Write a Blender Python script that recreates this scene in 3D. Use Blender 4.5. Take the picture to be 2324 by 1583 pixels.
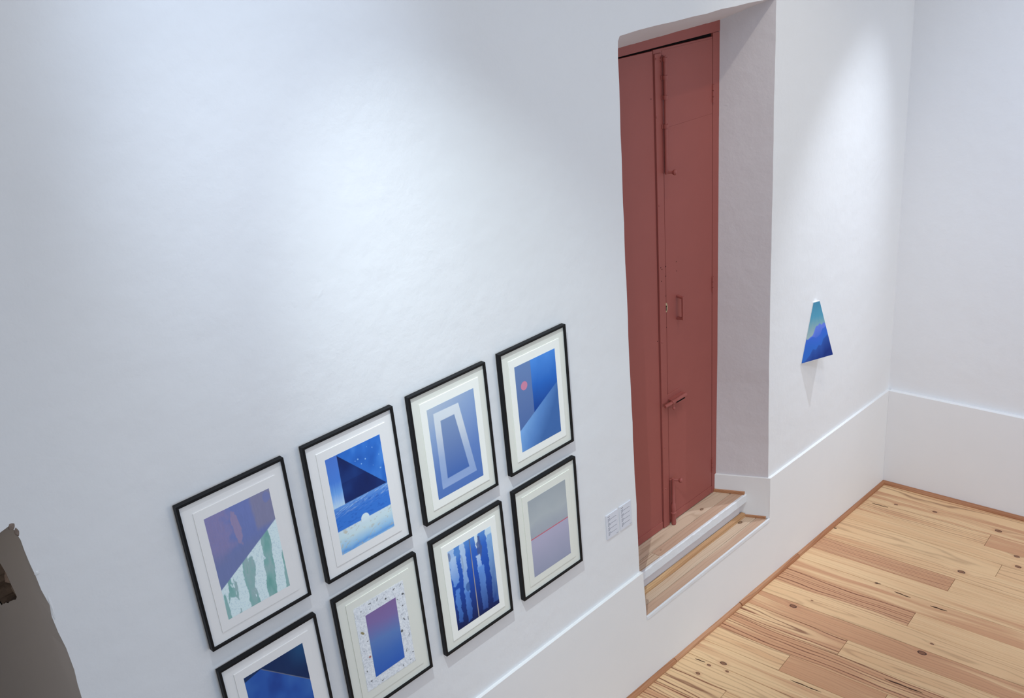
import bpy, bmesh, math, random
import numpy as np
from mathutils import Matrix, Vector
from mathutils.geometry import tessellate_polygon

for o in list(bpy.data.objects):
    bpy.data.objects.remove(o)
SC = bpy.context.scene
COL = SC.collection
random.seed(4)
RNG = np.random.default_rng(7)

# ------------------------------------------------------------------ camera
cam_d = bpy.data.cameras.new('camera')
cam = bpy.data.objects.new('camera', cam_d)
COL.objects.link(cam)
cam_d.sensor_width = 36.0
cam_d.lens = 2221.98 / 2324 * 36.0
cam_d.clip_start = 0.05
Rw = [[0.7113738, -0.6970899, -0.0895150], [-0.3331813, -0.2223480, -0.9162705], [0.6188194, 0.6816356, -0.3904298]]
mw = Matrix.Identity(4)
for i in range(3):
    mw[i][0] = Rw[0][i]
    mw[i][1] = -Rw[1][i]
    mw[i][2] = -Rw[2][i]
mw.translation = Vector((0, -2.7761, 3.9119))
cam.matrix_world = mw
SC.camera = cam

# ------------------------------------------------------------------ light and exposure
SC.view_settings.view_transform = 'Standard'
SC.view_settings.look = 'None'
SC.view_settings.gamma = 1
SC.view_settings.use_curve_mapping = False
SC.view_settings.exposure = 0.0
world = bpy.data.worlds.new('world')
SC.world = world
world.use_nodes = True
bgn = world.node_tree.nodes['Background']
bgn.inputs[0].default_value = (0.735, 0.86, 1.09, 1)
bgn.inputs[1].default_value = 0.285


WB = (0.955, 0.995, 1.095)      # cool white balance of the photograph


def spot(name, loc, target, power, size, blend, radius, color):
    ld = bpy.data.lights.new(name, 'SPOT')
    ld.energy = power
    ld.spot_size = math.radians(size)
    ld.spot_blend = blend
    ld.shadow_soft_size = radius
    ld.color = tuple(a * b for a, b in zip(color, WB))
    o = bpy.data.objects.new(name, ld)
    COL.objects.link(o)
    o.location = loc
    o.rotation_euler = (Vector(target) - Vector(loc)).to_track_quat('-Z', 'Y').to_euler()
    return o


def fill_light(loc, rot, sx, sy, power, color):  # area lamp added as fill, no window stands there
    al = bpy.data.lights.new('fill_light', 'AREA')
    al.shape = 'RECTANGLE'
    al.size, al.size_y = sx, sy
    al.energy = power
    al.color = tuple(a * b for a, b in zip(color, WB))
    o = bpy.data.objects.new('fill_light', al)
    COL.objects.link(o)
    o.location = loc
    o.rotation_euler = rot


R90 = math.radians(90)
# gallery spots on their ceiling track, then one fill spot
spot('track_or_fill_spot', (1.25, -1.5, 5.0), (1.60, 0, 3.60), 78, 44, 1.0, 0.03, (0.71, 0.85, 1.0))
spot('track_or_fill_spot', (1.15, -1.3, 5.4), (1.7, 0, 1.62), 102, 42, 1.0, 0.012, (0.93, 0.99, 1.0))
spot('track_or_fill_spot', (1.15, -1.3, 5.4), (2.75, 0, 1.26), 340, 37, 1.0, 0.012, (0.90, 1.0, 0.95))
spot('track_or_fill_spot', (3.9, -1.3, 5.6), (5.0, 0, 1.1), 120, 48, 1.0, 0.03, (1.0, 0.88, 0.68))
spot('track_or_fill_spot', (0.2, -2.2, 5.2), (4.0, 0, 2.3), 44, 30, 1.0, 0.03, (0.94, 0.99, 1.0))
spot('track_or_fill_spot', (6.09, -1.02, 4.95), (5.0, 0, 1.42), 300, 30, 1.0, 0.012, (0.90, 0.96, 1.0))
spot('track_or_fill_spot', (3.2, -2.5, 5.6), (6.3, -2.0, 2.0), 415, 70, 1.0, 0.05, (0.78, 0.87, 1.0))  # added fill that brightens the far wall
# added area fills overhead and around the room, no real windows
fill_light((2.0, -3.4, 6.8), (0, 0, 0), 7.5, 5.0, 105, (1.0, 1.0, 1.0))
fill_light((2.0, -6.6, 1.8), (R90, 0, 0), 3.0, 2.4, 62, (0.36, 0.66, 1.0))
fill_light((6.0, -6.6, 1.8), (R90, 0, 0), 2.4, 2.4, 76, (1.0, 0.87, 0.62))
fill_light((-2.9, -4.0, 3.6), (R90, 0, -R90), 3.5, 2.2, 54, (1.0, 0.79, 0.46))


# ------------------------------------------------------------------ materials
def lin(c):
    return tuple(((v / 255.0) / 12.92 if v / 255.0 <= 0.04045 else ((v / 255.0 + 0.055) / 1.055) ** 2.4) for v in c)


class NT:
    """small helper for building node trees"""

    def __init__(self, name, rough=0.6, spec=0.3):
        self.m = bpy.data.materials.new(name)
        self.m.use_nodes = True
        self.t = self.m.node_tree
        self.b = self.t.nodes['Principled BSDF']
        self.b.inputs['Roughness'].default_value = rough
        self.b.inputs['Specular IOR Level'].default_value = spec

    def n(self, typ, **kw):
        nd = self.t.nodes.new(typ)
        for k, v in kw.items():
            setattr(nd, k, v)
        return nd

    def l(self, a, b):
        self.t.links.new(a, b)

    def math(self, op, a, b=None, c=None, clamp=False):
        nd = self.n('ShaderNodeMath', operation=op, use_clamp=clamp)
        for i, v in enumerate((a, b, c)):
            if v is None:
                continue
            if isinstance(v, (int, float)):
                nd.inputs[i].default_value = v
            else:
                self.l(v, nd.inputs[i])
        return nd.outputs[0]

    def noise(self, vec, scale, detail=3, rough=0.5, dist=0.0):
        nd = self.n('ShaderNodeTexNoise')
        nd.inputs['Scale'].default_value = scale
        nd.inputs['Detail'].default_value = detail
        nd.inputs['Roughness'].default_value = rough
        nd.inputs['Distortion'].default_value = dist
        if vec is not None:
            self.l(vec, nd.inputs['Vector'])
        return nd.outputs[0]

    def ramp(self, fac, stops):
        nd = self.n('ShaderNodeValToRGB')
        e = nd.color_ramp.elements
        while len(e) < len(stops):
            e.new(0.5)
        for i, (p, c) in enumerate(stops):
            e[i].position = p
            e[i].color = (*c, 1) if len(c) == 3 else c
        self.l(fac, nd.inputs[0])
        return nd.outputs[0]

    def mix(self, fac, a, b):
        nd = self.n('ShaderNodeMix', data_type='RGBA')
        for s, v in ((nd.inputs[0], fac), (nd.inputs[6], a), (nd.inputs[7], b)):
            if isinstance(v, tuple):
                s.default_value = (*v, 1)
            elif isinstance(v, (int, float)):
                s.default_value = v
            else:
                self.l(v, s)
        return nd.outputs[2]

    def xyz(self, x, y, z):
        nd = self.n('ShaderNodeCombineXYZ')
        for i, v in enumerate((x, y, z)):
            if isinstance(v, (int, float)):
                nd.inputs[i].default_value = v
            else:
                self.l(v, nd.inputs[i])
        return nd.outputs[0]

    def base(self, c):
        if isinstance(c, tuple):
            self.b.inputs['Base Color'].default_value = (*c, 1)
        else:
            self.l(c, self.b.inputs['Base Color'])

    def bump(self, h, strength, dist):
        nd = self.n('ShaderNodeBump')
        nd.inputs['Strength'].default_value = strength
        nd.inputs['Distance'].default_value = dist
        self.l(h, nd.inputs['Height'])
        self.l(nd.outputs[0], self.b.inputs['Normal'])

    def pos(self):
        return self.n('ShaderNodeNewGeometry').outputs['Position']


def plaster(name, col, amp=1.0):
    m = NT(name, 0.75, 0.2)
    p = m.pos()
    a = m.noise(p, 1.6, 4, 0.55)
    b = m.noise(p, 9.0, 5, 0.6)
    c = m.noise(p, 60.0, 3, 0.6)
    spots = m.noise(p, 22.0, 1, 0.5)
    sp = m.math('MULTIPLY', m.math('SUBTRACT', spots, 0.72, clamp=True), 6.0)
    h = m.math('ADD', m.math('MULTIPLY', a, 1.6), m.math('MULTIPLY', b, 0.5))
    h = m.math('ADD', h, m.math('MULTIPLY', c, 0.05))
    h = m.math('ADD', h, m.math('MULTIPLY', sp, 0.10))
    m.bump(h, 0.32 * amp, 0.02)
    t = m.math('MULTIPLY', m.math('SUBTRACT', b, 0.5), 0.10)
    k = m.math('ADD', t, 0.5, clamp=True)
    lo = tuple(v * 0.93 for v in col)
    hi = tuple(min(1, v * 1.04) for v in col)
    m.base(m.mix(k, lo, hi))
    return m.m


def paint(name, col, rough=0.5, var=0.06, bumps=0.25, scale=14, spec=0.4):
    m = NT(name, rough, spec)
    p = m.pos()
    a = m.noise(p, scale, 4, 0.6)
    lo = tuple(v * (1 - var) for v in col)
    hi = tuple(min(1, v * (1 + var)) for v in col)
    m.base(m.mix(a, lo, hi))
    if bumps:
        m.bump(m.noise(p, scale * 4, 3, 0.6), bumps, 0.002)
    return m.m


def attr(m, name, out='Fac'):
    nd = m.n('ShaderNodeAttribute', attribute_type='OBJECT', attribute_name=name)
    return nd.outputs[out]


def plank_wood(name, pale, tan, red, dark, rough=0.42):
    """pine boards: UV = metres along / across the board, board traits come from object properties"""
    m = NT(name, rough, 0.35)
    uv = m.n('ShaderNodeUVMap').outputs[0]
    sep = m.n('ShaderNodeSeparateXYZ')
    m.l(uv, sep.inputs[0])
    U, V = sep.outputs[0], sep.outputs[1]
    seed = attr(m, 'seed')
    warp = None
    core = None
    for kn in ('knot_a', 'knot_b', 'knot_c'):
        s = m.n('ShaderNodeSeparateXYZ')
        m.l(attr(m, kn, 'Vector'), s.inputs[0])
        wob = m.noise(m.xyz(m.math('MULTIPLY', U, 20), m.math('MULTIPLY', V, 30), seed), 1.0, 2)
        du = m.math('MULTIPLY', m.math('SUBTRACT', U, s.outputs[0]), 0.62)
        dv = m.math('SUBTRACT', V, s.outputs[1])
        d = m.math('SQRT', m.math('ADD', m.math('MULTIPLY', du, du), m.math('MULTIPLY', dv, dv)))
        d = m.math('ADD', d, m.math('MULTIPLY', m.math('SUBTRACT', wob, 0.5), 0.008))
        r = m.math('MAXIMUM', m.math('MULTIPLY', s.outputs[2], 0.62), 0.0001)
        q = m.math('DIVIDE', d, r)
        # grain bends round the knot
        du2 = m.math('MULTIPLY', m.math('SUBTRACT', U, s.outputs[0]), 0.16)
        d2 = m.math('ADD', m.math('MULTIPLY', du2, du2), m.math('MULTIPLY', dv, dv))
        w = m.math('MULTIPLY', m.math('EXPONENT', m.math('MULTIPLY', m.math('DIVIDE', d2, m.math('MULTIPLY', r, r)), -0.5)), r)
        sgn = m.math('SIGN', dv)
        w = m.math('MULTIPLY', w, 1.3)
        warp = w if warp is None else m.math('ADD', warp, w)
        core = q if core is None else m.math('MINIMUM', core, q)
    lowv = m.xyz(m.math('ADD', m.math('MULTIPLY', U, 1.3), seed), m.math('MULTIPLY', V, 6.0), seed)
    n1 = m.noise(lowv, 1.0, 2)
    n2 = m.noise(m.xyz(m.math('ADD', m.math('MULTIPLY', U, 5.0), seed), m.math('MULTIPLY', V, 26.0), seed), 1.0, 3)
    cu = m.math('MULTIPLY', m.math('SUBTRACT', U, attr(m, 'apex')), 0.055)
    rad = m.math('SQRT', m.math('ADD', m.math('MULTIPLY', V, V), m.math('MULTIPLY', cu, cu)))
    cath = attr(m, 'cath')
    vv = m.math('ADD', m.math('MULTIPLY', V, m.math('SUBTRACT', 1.0, cath)), m.math('MULTIPLY', rad, cath))
    vv = m.math('ADD', vv, warp)
    vv = m.math('ADD', vv, m.math('MULTIPLY', m.math('SUBTRACT', n1, 0.5), 0.085))
    vv = m.math('ADD', vv, m.math('MULTIPLY', m.math('SUBTRACT', n2, 0.5), 0.010))
    ph = m.math('MULTIPLY', vv, m.math('MULTIPLY', attr(m, 'freq'), 6.2832))
    s = m.math('ADD', m.math('MULTIPLY', m.math('SINE', ph), 0.5), 0.5)
    ph2 = m.math('MULTIPLY', ph, 0.37)
    s2 = m.math('ADD', m.math('MULTIPLY', m.math('SINE', ph2), 0.5), 0.5)
    line = m.math('MULTIPLY', m.math('POWER', s, 4.5), m.math('ADD', m.math('MULTIPLY', s2, 0.75), 0.25))
    fine = m.noise(m.xyz(m.math('MULTIPLY', U, 7.0), m.math('MULTIPLY', V, 260.0), seed), 1.0, 3, 0.6)
    broad = m.noise(m.xyz(m.math('ADD', m.math('MULTIPLY', U, 0.9), seed), m.math('MULTIPLY', vv, 17.0), seed), 1.0, 2)
    patch = m.noise(m.xyz(m.math('ADD', m.math('MULTIPLY', U, 3.0), seed), m.math('MULTIPLY', V, 9.0), 1.5), 1.0, 3)
    c = m.mix(m.math('MULTIPLY', m.math('SUBTRACT', broad, 0.35, clamp=True), 2.4, clamp=True), pale, tan)
    redf = m.math('MULTIPLY', m.math('SUBTRACT', broad, m.math('SUBTRACT', 0.75, m.math('MULTIPLY', attr(m, 'red'), 0.6)), clamp=True), 7.0, clamp=True)
    c = m.mix(m.math('MULTIPLY', redf, 0.62), c, red)
    c = m.mix(m.math('MULTIPLY', m.math('SUBTRACT', patch, 0.5, clamp=True), 0.5), c, tan)
    lf = m.math('MULTIPLY', m.math('MULTIPLY', line, attr(m, 'grain')), m.math('ADD', 0.55, m.math('MULTIPLY', fine, 1.2)), clamp=True)
    c = m.mix(lf, c, dark)
    c = m.mix(m.math('MULTIPLY', m.math('SUBTRACT', fine, 0.56, clamp=True), 1.1), c, dark)
    # knots: dark ring, brown heart, halo
    halo = m.math('SUBTRACT', 1.0, m.math('DIVIDE', core, 2.6), clamp=True)
    c = m.mix(m.math('MULTIPLY', halo, 0.55), c, red)
    heart = m.math('LESS_THAN', core, 1.0)
    ring = m.math('MULTIPLY', heart, m.math('GREATER_THAN', core, 0.72))
    c = m.mix(m.math('MULTIPLY', heart, 0.75), c, tuple(v * 0.75 for v in dark))
    c = m.mix(m.math('MULTIPLY', ring, 0.8), c, tuple(v * 0.28 for v in dark))
    m.base(c)
    m.bump(m.math('SUBTRACT', fine, m.math('MULTIPLY', lf, 0.6)), 0.12, 0.001)
    return m.m


M = {}
M['wall'] = plaster('white_plaster', (0.80, 0.80, 0.80))
M['dado'] = paint('white_dado_paint', (0.80, 0.80, 0.795), 0.55, 0.02, 0.12, 5)
M['reveal'] = plaster('shaded_white_plaster', (0.68, 0.645, 0.655), 1.2)  # same white plaster as the wall, recess shade put into the colour
M['shaded_plaster'] = plaster('shaded_niche_plaster', (0.62, 0.57, 0.535), 0.9)  # white plaster, the niche's shade put into a darker warm colour
M['rubble'] = paint('broken_rubble', (0.22, 0.17, 0.14), 0.9, 0.5, 1.0, 30, 0.1)
M['red'] = paint('brick_red_door_paint', lin((152, 82, 75)), 0.5, 0.05, 0.18, 7, 0.3)
M['slot'] = paint('dark_gap', (0.012, 0.010, 0.010), 0.9, 0.1, 0, 10, 0.0)
M['brass'] = paint('worn_brass', (0.52, 0.42, 0.26), 0.35, 0.2, 0.2, 60, 0.6)
M['brass'].node_tree.nodes['Principled BSDF'].inputs['Metallic'].default_value = 0.7
M['whitewash'] = plaster('whitewashed_wood', (0.76, 0.775, 0.79), 2.2)
M['black'] = paint('black_frame_lacquer', (0.011, 0.011, 0.012), 0.45, 0.2, 0.1, 40, 0.12)
M['mat_grey'] = paint('cream_grey_mat_board', lin((232, 232, 221)), 0.9, 0.01, 0.0, 30, 0.1)
M['mat_white'] = paint('white_mat_board', lin((240, 238, 235)), 0.9, 0.01, 0.0, 30, 0.1)
M['sheet'] = paint('ivory_print_paper', lin((248, 248, 240)), 0.85, 0.01, 0.0, 30, 0.1)
M['label_card'] = paint('pale_label_card', (0.70, 0.71, 0.76), 0.6, 0.02, 0.0, 30, 0.2)
M['ink'] = paint('grey_ink', (0.20, 0.21, 0.25), 0.8, 0.05, 0.0, 30, 0.1)
M['canvas_white'] = paint('white_panel_edge', (0.80, 0.80, 0.80), 0.7, 0.02, 0.0, 30, 0.2)
M['floor_wood'] = plank_wood('pine_floor_boards', lin((226, 190, 145)), lin((214, 170, 126)), lin((188, 130, 96)), lin((112, 58, 38)))
M['step_wood'] = plank_wood('weathered_step_boards', lin((206, 184, 160)), lin((197, 166, 140)), lin((186, 148, 124)), lin((134, 100, 72)), 0.6)
M['moulding_wood'] = plank_wood('orange_moulding', lin((206, 168, 124)), lin((192, 150, 108)), lin((180, 134, 94)), lin((120, 76, 46)), 0.5)
M['strip_wood'] = plank_wood('brown_edge_strip', lin((186, 136, 100)), lin((170, 115, 78)), lin((156, 100, 66)), lin((95, 60, 40)), 0.5)
M['knot_dark'] = paint('dark_bark_split', (0.075, 0.035, 0.022), 0.7, 0.3, 0, 60, 0.2)
M['subfloor'] = paint('dark_joint', (0.06, 0.04, 0.025), 0.9, 0.1, 0, 20, 0.1)

pm = NT('printed_artwork', 0.7, 0.25)
pa = pm.n('ShaderNodeAttribute', attribute_name='paint')
pm.base(pa.outputs['Color'])
M['art'] = pm.m


# ------------------------------------------------------------------ object helpers
def tag(o, label=None, cat=None, group=None, kind=None):
    if label:
        o['label'] = label
    if cat:
        o['category'] = cat
    if group:
        o['group'] = group
    if kind:
        o['kind'] = kind
    return o


def empty(name, loc, rot=(0, 0, 0)):
    o = bpy.data.objects.new(name, None)
    o.empty_display_size = 0.05
    o.location = loc
    o.rotation_euler = rot
    COL.objects.link(o)
    return o


class MB:
    def __init__(self):
        self.v = []
        self.f = []
        self.uv = {}

    def add(self, vs, fs):
        b = len(self.v)
        self.v += [tuple(p) for p in vs]
        self.f += [tuple(b + i for i in f) for f in fs]
        return self

    def box(self, x0, x1, y0, y1, z0, z1):
        vs = [(x, y, z) for x in (x0, x1) for y in (y0, y1) for z in (z0, z1)]
        return self.add(vs, [(0, 1, 3, 2), (4, 6, 7, 5), (0, 4, 5, 1), (2, 3, 7, 6), (0, 2, 6, 4), (1, 5, 7, 3)])

    def hexa(self, lo, hi):
        """two quads with matching corners"""
        return self.add(list(lo) + list(hi), [(3, 2, 1, 0), (4, 5, 6, 7), (0, 1, 5, 4), (1, 2, 6, 5), (2, 3, 7, 6), (3, 0, 4, 7)])

    def prism(self, loop, off):
        n = len(loop)
        top = [tuple(Vector(p) + Vector(off)) for p in loop]
        return self.add(list(loop) + top, [tuple(range(n - 1, -1, -1)), tuple(range(n, 2 * n))] + [(i, (i + 1) % n, n + (i + 1) % n, n + i) for i in range(n)])

    def tube(self, p0, p1, r0, r1=None, n=14):
        r1 = r0 if r1 is None else r1
        p0, p1 = Vector(p0), Vector(p1)
        d = (p1 - p0).normalized()
        a = d.orthogonal().normalized()
        b = d.cross(a)
        vs = []
        for p, r in ((p0, r0), (p1, r1)):
            vs += [tuple(p + a * r * math.cos(t) + b * r * math.sin(t)) for t in [2 * math.pi * i / n for i in range(n)]]
        return self.add(vs, [tuple(range(n - 1, -1, -1)), tuple(range(n, 2 * n))] + [(i, (i + 1) % n, n + (i + 1) % n, n + i) for i in range(n)])

    def lathe(self, c, axis, prof, n=16):
        """prof: list of (distance along axis, radius)"""
        c = Vector(c)
        d = Vector(axis).normalized()
        a = d.orthogonal().normalized()
        b = d.cross(a)
        vs, fs = [], []
        for h, r in prof:
            vs += [tuple(c + d * h + a * r * math.cos(2 * math.pi * i / n) + b * r * math.sin(2 * math.pi * i / n)) for i in range(n)]
        for k in range(len(prof) - 1):
            fs += [(k * n + i, k * n + (i + 1) % n, (k + 1) * n + (i + 1) % n, (k + 1) * n + i) for i in range(n)]
        fs += [tuple(range(n - 1, -1, -1)), tuple(range((len(prof) - 1) * n, len(prof) * n))]
        return self.add(vs, fs)

    def build(self, name, mat, parent=None, origin=(0, 0, 0), bevel=0, smooth=False, seg=2, **props):
        ox, oy, oz = origin
        me = bpy.data.meshes.new(name)
        me.from_pydata([(x - ox, y - oy, z - oz) for x, y, z in self.v], [], self.f)
        bm = bmesh.new()
        bm.from_mesh(me)
        bmesh.ops.recalc_face_normals(bm, faces=bm.faces)
        bm.to_mesh(me)
        bm.free()
        me.materials.append(mat)
        o = bpy.data.objects.new(name, me)
        COL.objects.link(o)
        if parent:
            o.parent = parent
        else:
            o.location = origin
        if bevel:
            b = o.modifiers.new('bevel', 'BEVEL')
            b.width = bevel
            b.segments = seg
            b.limit_method = 'ANGLE'
        if smooth:
            for p in me.polygons:
                p.use_smooth = True
            try:
                me.set_sharp_from_angle(angle=math.radians(40))
            except Exception:
                pass
        for k, v in props.items():
            o[k] = v
        return o


def poly_with_holes(outer, holes):
    """triangles of a planar 2-D polygon with holes -> (points, tris)"""
    loops = [[Vector((p[0], p[1], 0)) for p in lp] for lp in [outer] + holes]
    tris = tessellate_polygon(loops)
    pts = [p for lp in [outer] + holes for p in lp]
    return pts, [tuple(t) for t in tris]


def wobble(loop_pts, step, amp, rng):
    """resample an open polyline and jitter it a little"""
    out = []
    for (a, b) in zip(loop_pts[:-1], loop_pts[1:]):
        L = math.hypot(b[0] - a[0], b[1] - a[1])
        n = max(1, int(L / step))
        for i in range(n):
            t = i / n
            x, z = a[0] + (b[0] - a[0]) * t, a[1] + (b[1] - a[1]) * t
            if i:
                nx, nz = -(b[1] - a[1]) / L, (b[0] - a[0]) / L
                j = rng.uniform(-amp, amp)
                x, z = x + nx * j, z + nz * j
            out.append((x, z))
    out.append(loop_pts[-1])
    return out


def interp(tab, z):
    tab = sorted(tab)
    if z <= tab[0][0]:
        return tab[0][1]
    for (a, va), (b, vb) in zip(tab[:-1], tab[1:]):
        if z <= b:
            return va + (vb - va) * (z - a) / (b - a)
    return tab[-1][1]


def zf(x):          # the old floor falls slightly towards the corner
    return 0.0407 - 0.0138 * (x - 3.102)


H = 6.0
XB, KB = 6.034, 0.120      # far wall: x = XB - KB * y (it is not square to the long wall)

# ------------------------------------------------------------------ long wall with niche and door recess
left_j = [(3.272, 0.40), (3.266, 1.0), (3.264, 2.03), (3.273, 2.85), (3.282, 3.38), (3.287, 3.452), (3.300, 3.470)]
top_j = [(3.300, 3.470), (3.55, 3.482), (3.806, 3.487), (4.15, 3.494), (4.387, 3.496), (4.507, 3.499)]
right_j = [(4.507, 3.499), (4.499, 2.883), (4.4945, 2.2), (4.489, 1.583), (4.492, 1.1), (4.496, 0.76), (4.496, 0.40)]
rw = random.Random(5)
door_loop = wobble(left_j, 0.09, 0.0022, rw) + wobble(top_j, 0.09, 0.003, rw)[1:] + wobble(right_j, 0.09, 0.0025, rw)[1:]
nr = [(0.541, 2.497), (0.553, 2.44), (0.5535, 2.40), (0.556, 2.354), (0.560, 2.31), (0.562, 2.26), (0.5705, 2.20), (0.566, 2.16), (0.569, 2.10), (0.576, 2.035), (0.578, 1.95), (0.573, 1.843), (0.572, 1.6), (0.570, 1.2), (0.570, 0.8), (0.57, 0.05)]
niche_r = wobble(nr, 0.05, 0.0014, rw)
niche_loop = [(-1.1, 0.05), (-1.1, 2.44), (-0.3, 2.47), (0.505, 2.486)] + niche_r
wm = MB()
pts, tris = poly_with_holes([(-3.2, -0.15), (6.4, -0.15), (6.4, H), (-3.2, H)], [door_loop, niche_loop])
wm.add([(x, 0, z) for x, z in pts], tris)
YB = 1.75
# shell that closes the masonry behind
wm.add([(-3.2, 0, -0.15), (6.4, 0, -0.15), (6.4, YB, -0.15), (-3.2, YB, -0.15), (-3.2, 0, H), (6.4, 0, H), (6.4, YB, H), (-3.2, YB, H)],
       [(0, 1, 2, 3), (4, 5, 6, 7), (1, 2, 6, 5), (0, 3, 7, 4), (3, 2, 6, 7)])
wall_left = wm.build('wall_left', M['wall'], kind='structure')

# door recess: reveals, soffit (splayed upwards towards the room)
back_r = [(0.3, 4.340), (0.63, 4.343), (1.58, 4.350), (2.6, 4.343), (3.42, 4.338)]


def back_pt(x, z):
    # matching point on the back edge (y = 0.31)
    if z > 3.46 and 3.30 < x < 4.506:
        t = (x - 3.30) / (4.507 - 3.30)
        return (3.40 + t * (4.338 - 3.40), 3.344 + 0.038 * t)
    if x < 3.35:
        t = min(1, z / 3.47)
        return (3.40, z * 3.344 / 3.47 if z > 0.4 else z)
    return (interp(back_r, min(z, 3.42)), z if z < 0.8 else 0.8 + (z - 0.8) * (3.382 - 0.8) / (3.499 - 0.8))


rm = MB()
fr = [(x, 0.0, z) for x, z in door_loop]
bk = [(back_pt(x, z)[0], 0.31, back_pt(x, z)[1]) for x, z in door_loop]
n = len(fr)
rm.add(fr + bk, [(i, i + 1, n + i + 1, n + i) for i in range(n - 1)])
rm.add([(3.2, 0.31, 0.3), (4.6, 0.31, 0.3), (4.6, 0.31, 3.6), (3.2, 0.31, 3.6)], [(0, 1, 2, 3)])
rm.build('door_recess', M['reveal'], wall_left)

# niche: right reveal with a broken-out hole, lintel, left side, back
nm = MB()
nn = len(niche_r)
hole = [(0.405, 2.035), (0.44, 2.115), (0.50, 2.150), (0.60, 2.150), (0.72, 2.10), (0.80, 2.0), (0.78, 1.90), (0.68, 1.868), (0.56, 1.935), (0.47, 1.992)]
rr = random.Random(8)
hole = wobble(hole + [hole[0]], 0.03, 0.006, rr)[:-1]
# curved strip next to the arris, then the flat with the hole
strip = [(0.5675 + 0.004 * math.sin(.7), 0.10, z) for x, z in niche_r]
fr = [(x, 0.0, z) for x, z in niche_r]
nm.add(fr + strip, [(i, i + 1, nn + i + 1, nn + i) for i in range(nn - 1)])
zt = niche_r[0][1]
outer = [(0.10, 0.05), (1.70, 0.05), (1.70, zt - 0.10)] + [(0.10, zt)] + [(0.10, p[1]) for p in niche_r[1:-1]]
pts, tris = poly_with_holes([(0.10, 0.05), (1.70, 0.05), (1.70, zt - 0.1), (0.10, zt)], [hole])
nm.add([(0.5675 + 0.004 * math.sin(y * 7), y, z) for y, z in pts], tris)
# lintel, back, left
nm.add([(-1.1, 0, 2.44), (-0.3, 0, 2.47), (0.505, 0, 2.486), (0.541, 0, zt), (0.568, 0.10, zt), (0.568, 1.70, zt - 0.1), (-1.1, 1.70, 2.36)], [(0, 1, 2, 3, 4, 5, 6)])
nm.add([(-1.1, 0, 0.05), (-1.1, 1.7, 0.05), (-1.1, 1.7, 2.4), (-1.1, 0, 2.44)], [(0, 1, 2, 3)])
nm.add([(-1.1, 1.7, 0.05), (0.6, 1.7, 0.05), (0.6, 1.7, 2.5), (-1.1, 1.7, 2.5)], [(0, 1, 2, 3)])
nm.add([(-1.1, 0, 0.05), (0.6, 0, 0.05), (0.6, 1.7, 0.05), (-1.1, 1.7, 0.05)], [(0, 1, 2, 3)])
nm.build('niche_reveal', M['shaded_plaster'], wall_left)
hm = MB()
hn = len(hole)
inn = [(0.66 + rr.uniform(-.01, .02), 0.60 + (y - 0.60) * 0.72 + rr.uniform(-.012, .012), 2.01 + (z - 2.01) * 0.72 + rr.uniform(-.01, .01)) for y, z in hole]
hm.add([(0.5675, y, z) for y, z in hole] + inn + [(0.69, 0.60, 2.01)], [(i, (i + 1) % hn, hn + (i + 1) % hn, hn + i) for i in range(hn)] + [(hn + i, hn + (i + 1) % hn, 2 * hn) for i in range(hn)])
hm.build('broken_plaster_hole', M['rubble'], wall_left)


def lump(c, s, seed, name, mat, parent, sub=2):
    bm = bmesh.new()
    bmesh.ops.create_icosphere(bm, subdivisions=sub, radius=1)
    r = random.Random(seed)
    for v in bm.verts:
        v.co *= 1 + r.uniform(-0.22, 0.16)
        v.co = Vector((v.co.x * s[0], v.co.y * s[1], v.co.z * s[2])) + Vector(c)
    me = bpy.data.meshes.new(name)
    bm.to_mesh(me)
    bm.free()
    me.materials.append(mat)
    o = bpy.data.objects.new(name, me)
    COL.objects.link(o)
    o.parent = parent
    return o


M['stone'] = paint('rubble_stone', (0.42, 0.33, 0.27), 0.9, 0.4, 1.0, 35, 0.1)
M['brickbit'] = paint('pinkish_rubble_stone', (0.5, 0.38, 0.32), 0.9, 0.3, 1.0, 35, 0.1)
for i, (c, s) in enumerate([((0.64, 0.50, 1.985), (0.045, 0.05, 0.022)), ((0.65, 0.60, 1.95), (0.05, 0.06, 0.03)), ((0.65, 0.53, 2.06), (0.03, 0.045, 0.03)),
                            ((0.65, 0.66, 2.05), (0.04, 0.06, 0.04)), ((0.645, 0.71, 1.95), (0.04, 0.05, 0.035)), ((0.65, 0.46, 2.035), (0.03, 0.022, 0.03))]):
    lump(c, s, 20 + i, 'stone', M['stone'] if i % 2 else M['brickbit'], wall_left)
# plaster chipped away round the upper corner of the niche
lump((0.543, 0.002, 2.490), (0.010, 0.005, 0.012), 31, 'plaster_chip', M['rubble'], wall_left)
lump((0.550, 0.001, 2.468), (0.006, 0.004, 0.016), 34, 'plaster_chip', M['rubble'], wall_left)
lump((0.574, -0.0005, 2.185), (0.005, 0.0025, 0.045), 32, 'plaster_ridge', M['wall'], wall_left)
lump((0.566, -0.0005, 2.318), (0.008, 0.002, 0.007), 33, 'plaster_ridge', M['wall'], wall_left)

# far wall
fw = MB()
fw.hexa([(XB - KB * 0.3, 0.3, -0.15), (XB + 7 * KB, -7, -0.15), (XB + 7 * KB + .3, -7, -0.15), (XB + .3, 0.3, -0.15)],
        [(XB - KB * 0.3, 0.3, H), (XB + 7 * KB, -7, H), (XB + 7 * KB + .3, -7, H), (XB + .3, 0.3, H)])
wall_right = fw.build('wall_right', M['wall'], kind='structure')

# ------------------------------------------------------------------ dado (raised lower wall)
T = 0.0165
XD = 6.005                 # face of the dado on the far wall at y = -T


def dado_top(x):
    return interp([(0.5, 0.748), (2.1, 0.760), (3.276, 0.773), (4.49, 0.757), (5.99, 0.741)], x)


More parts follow.
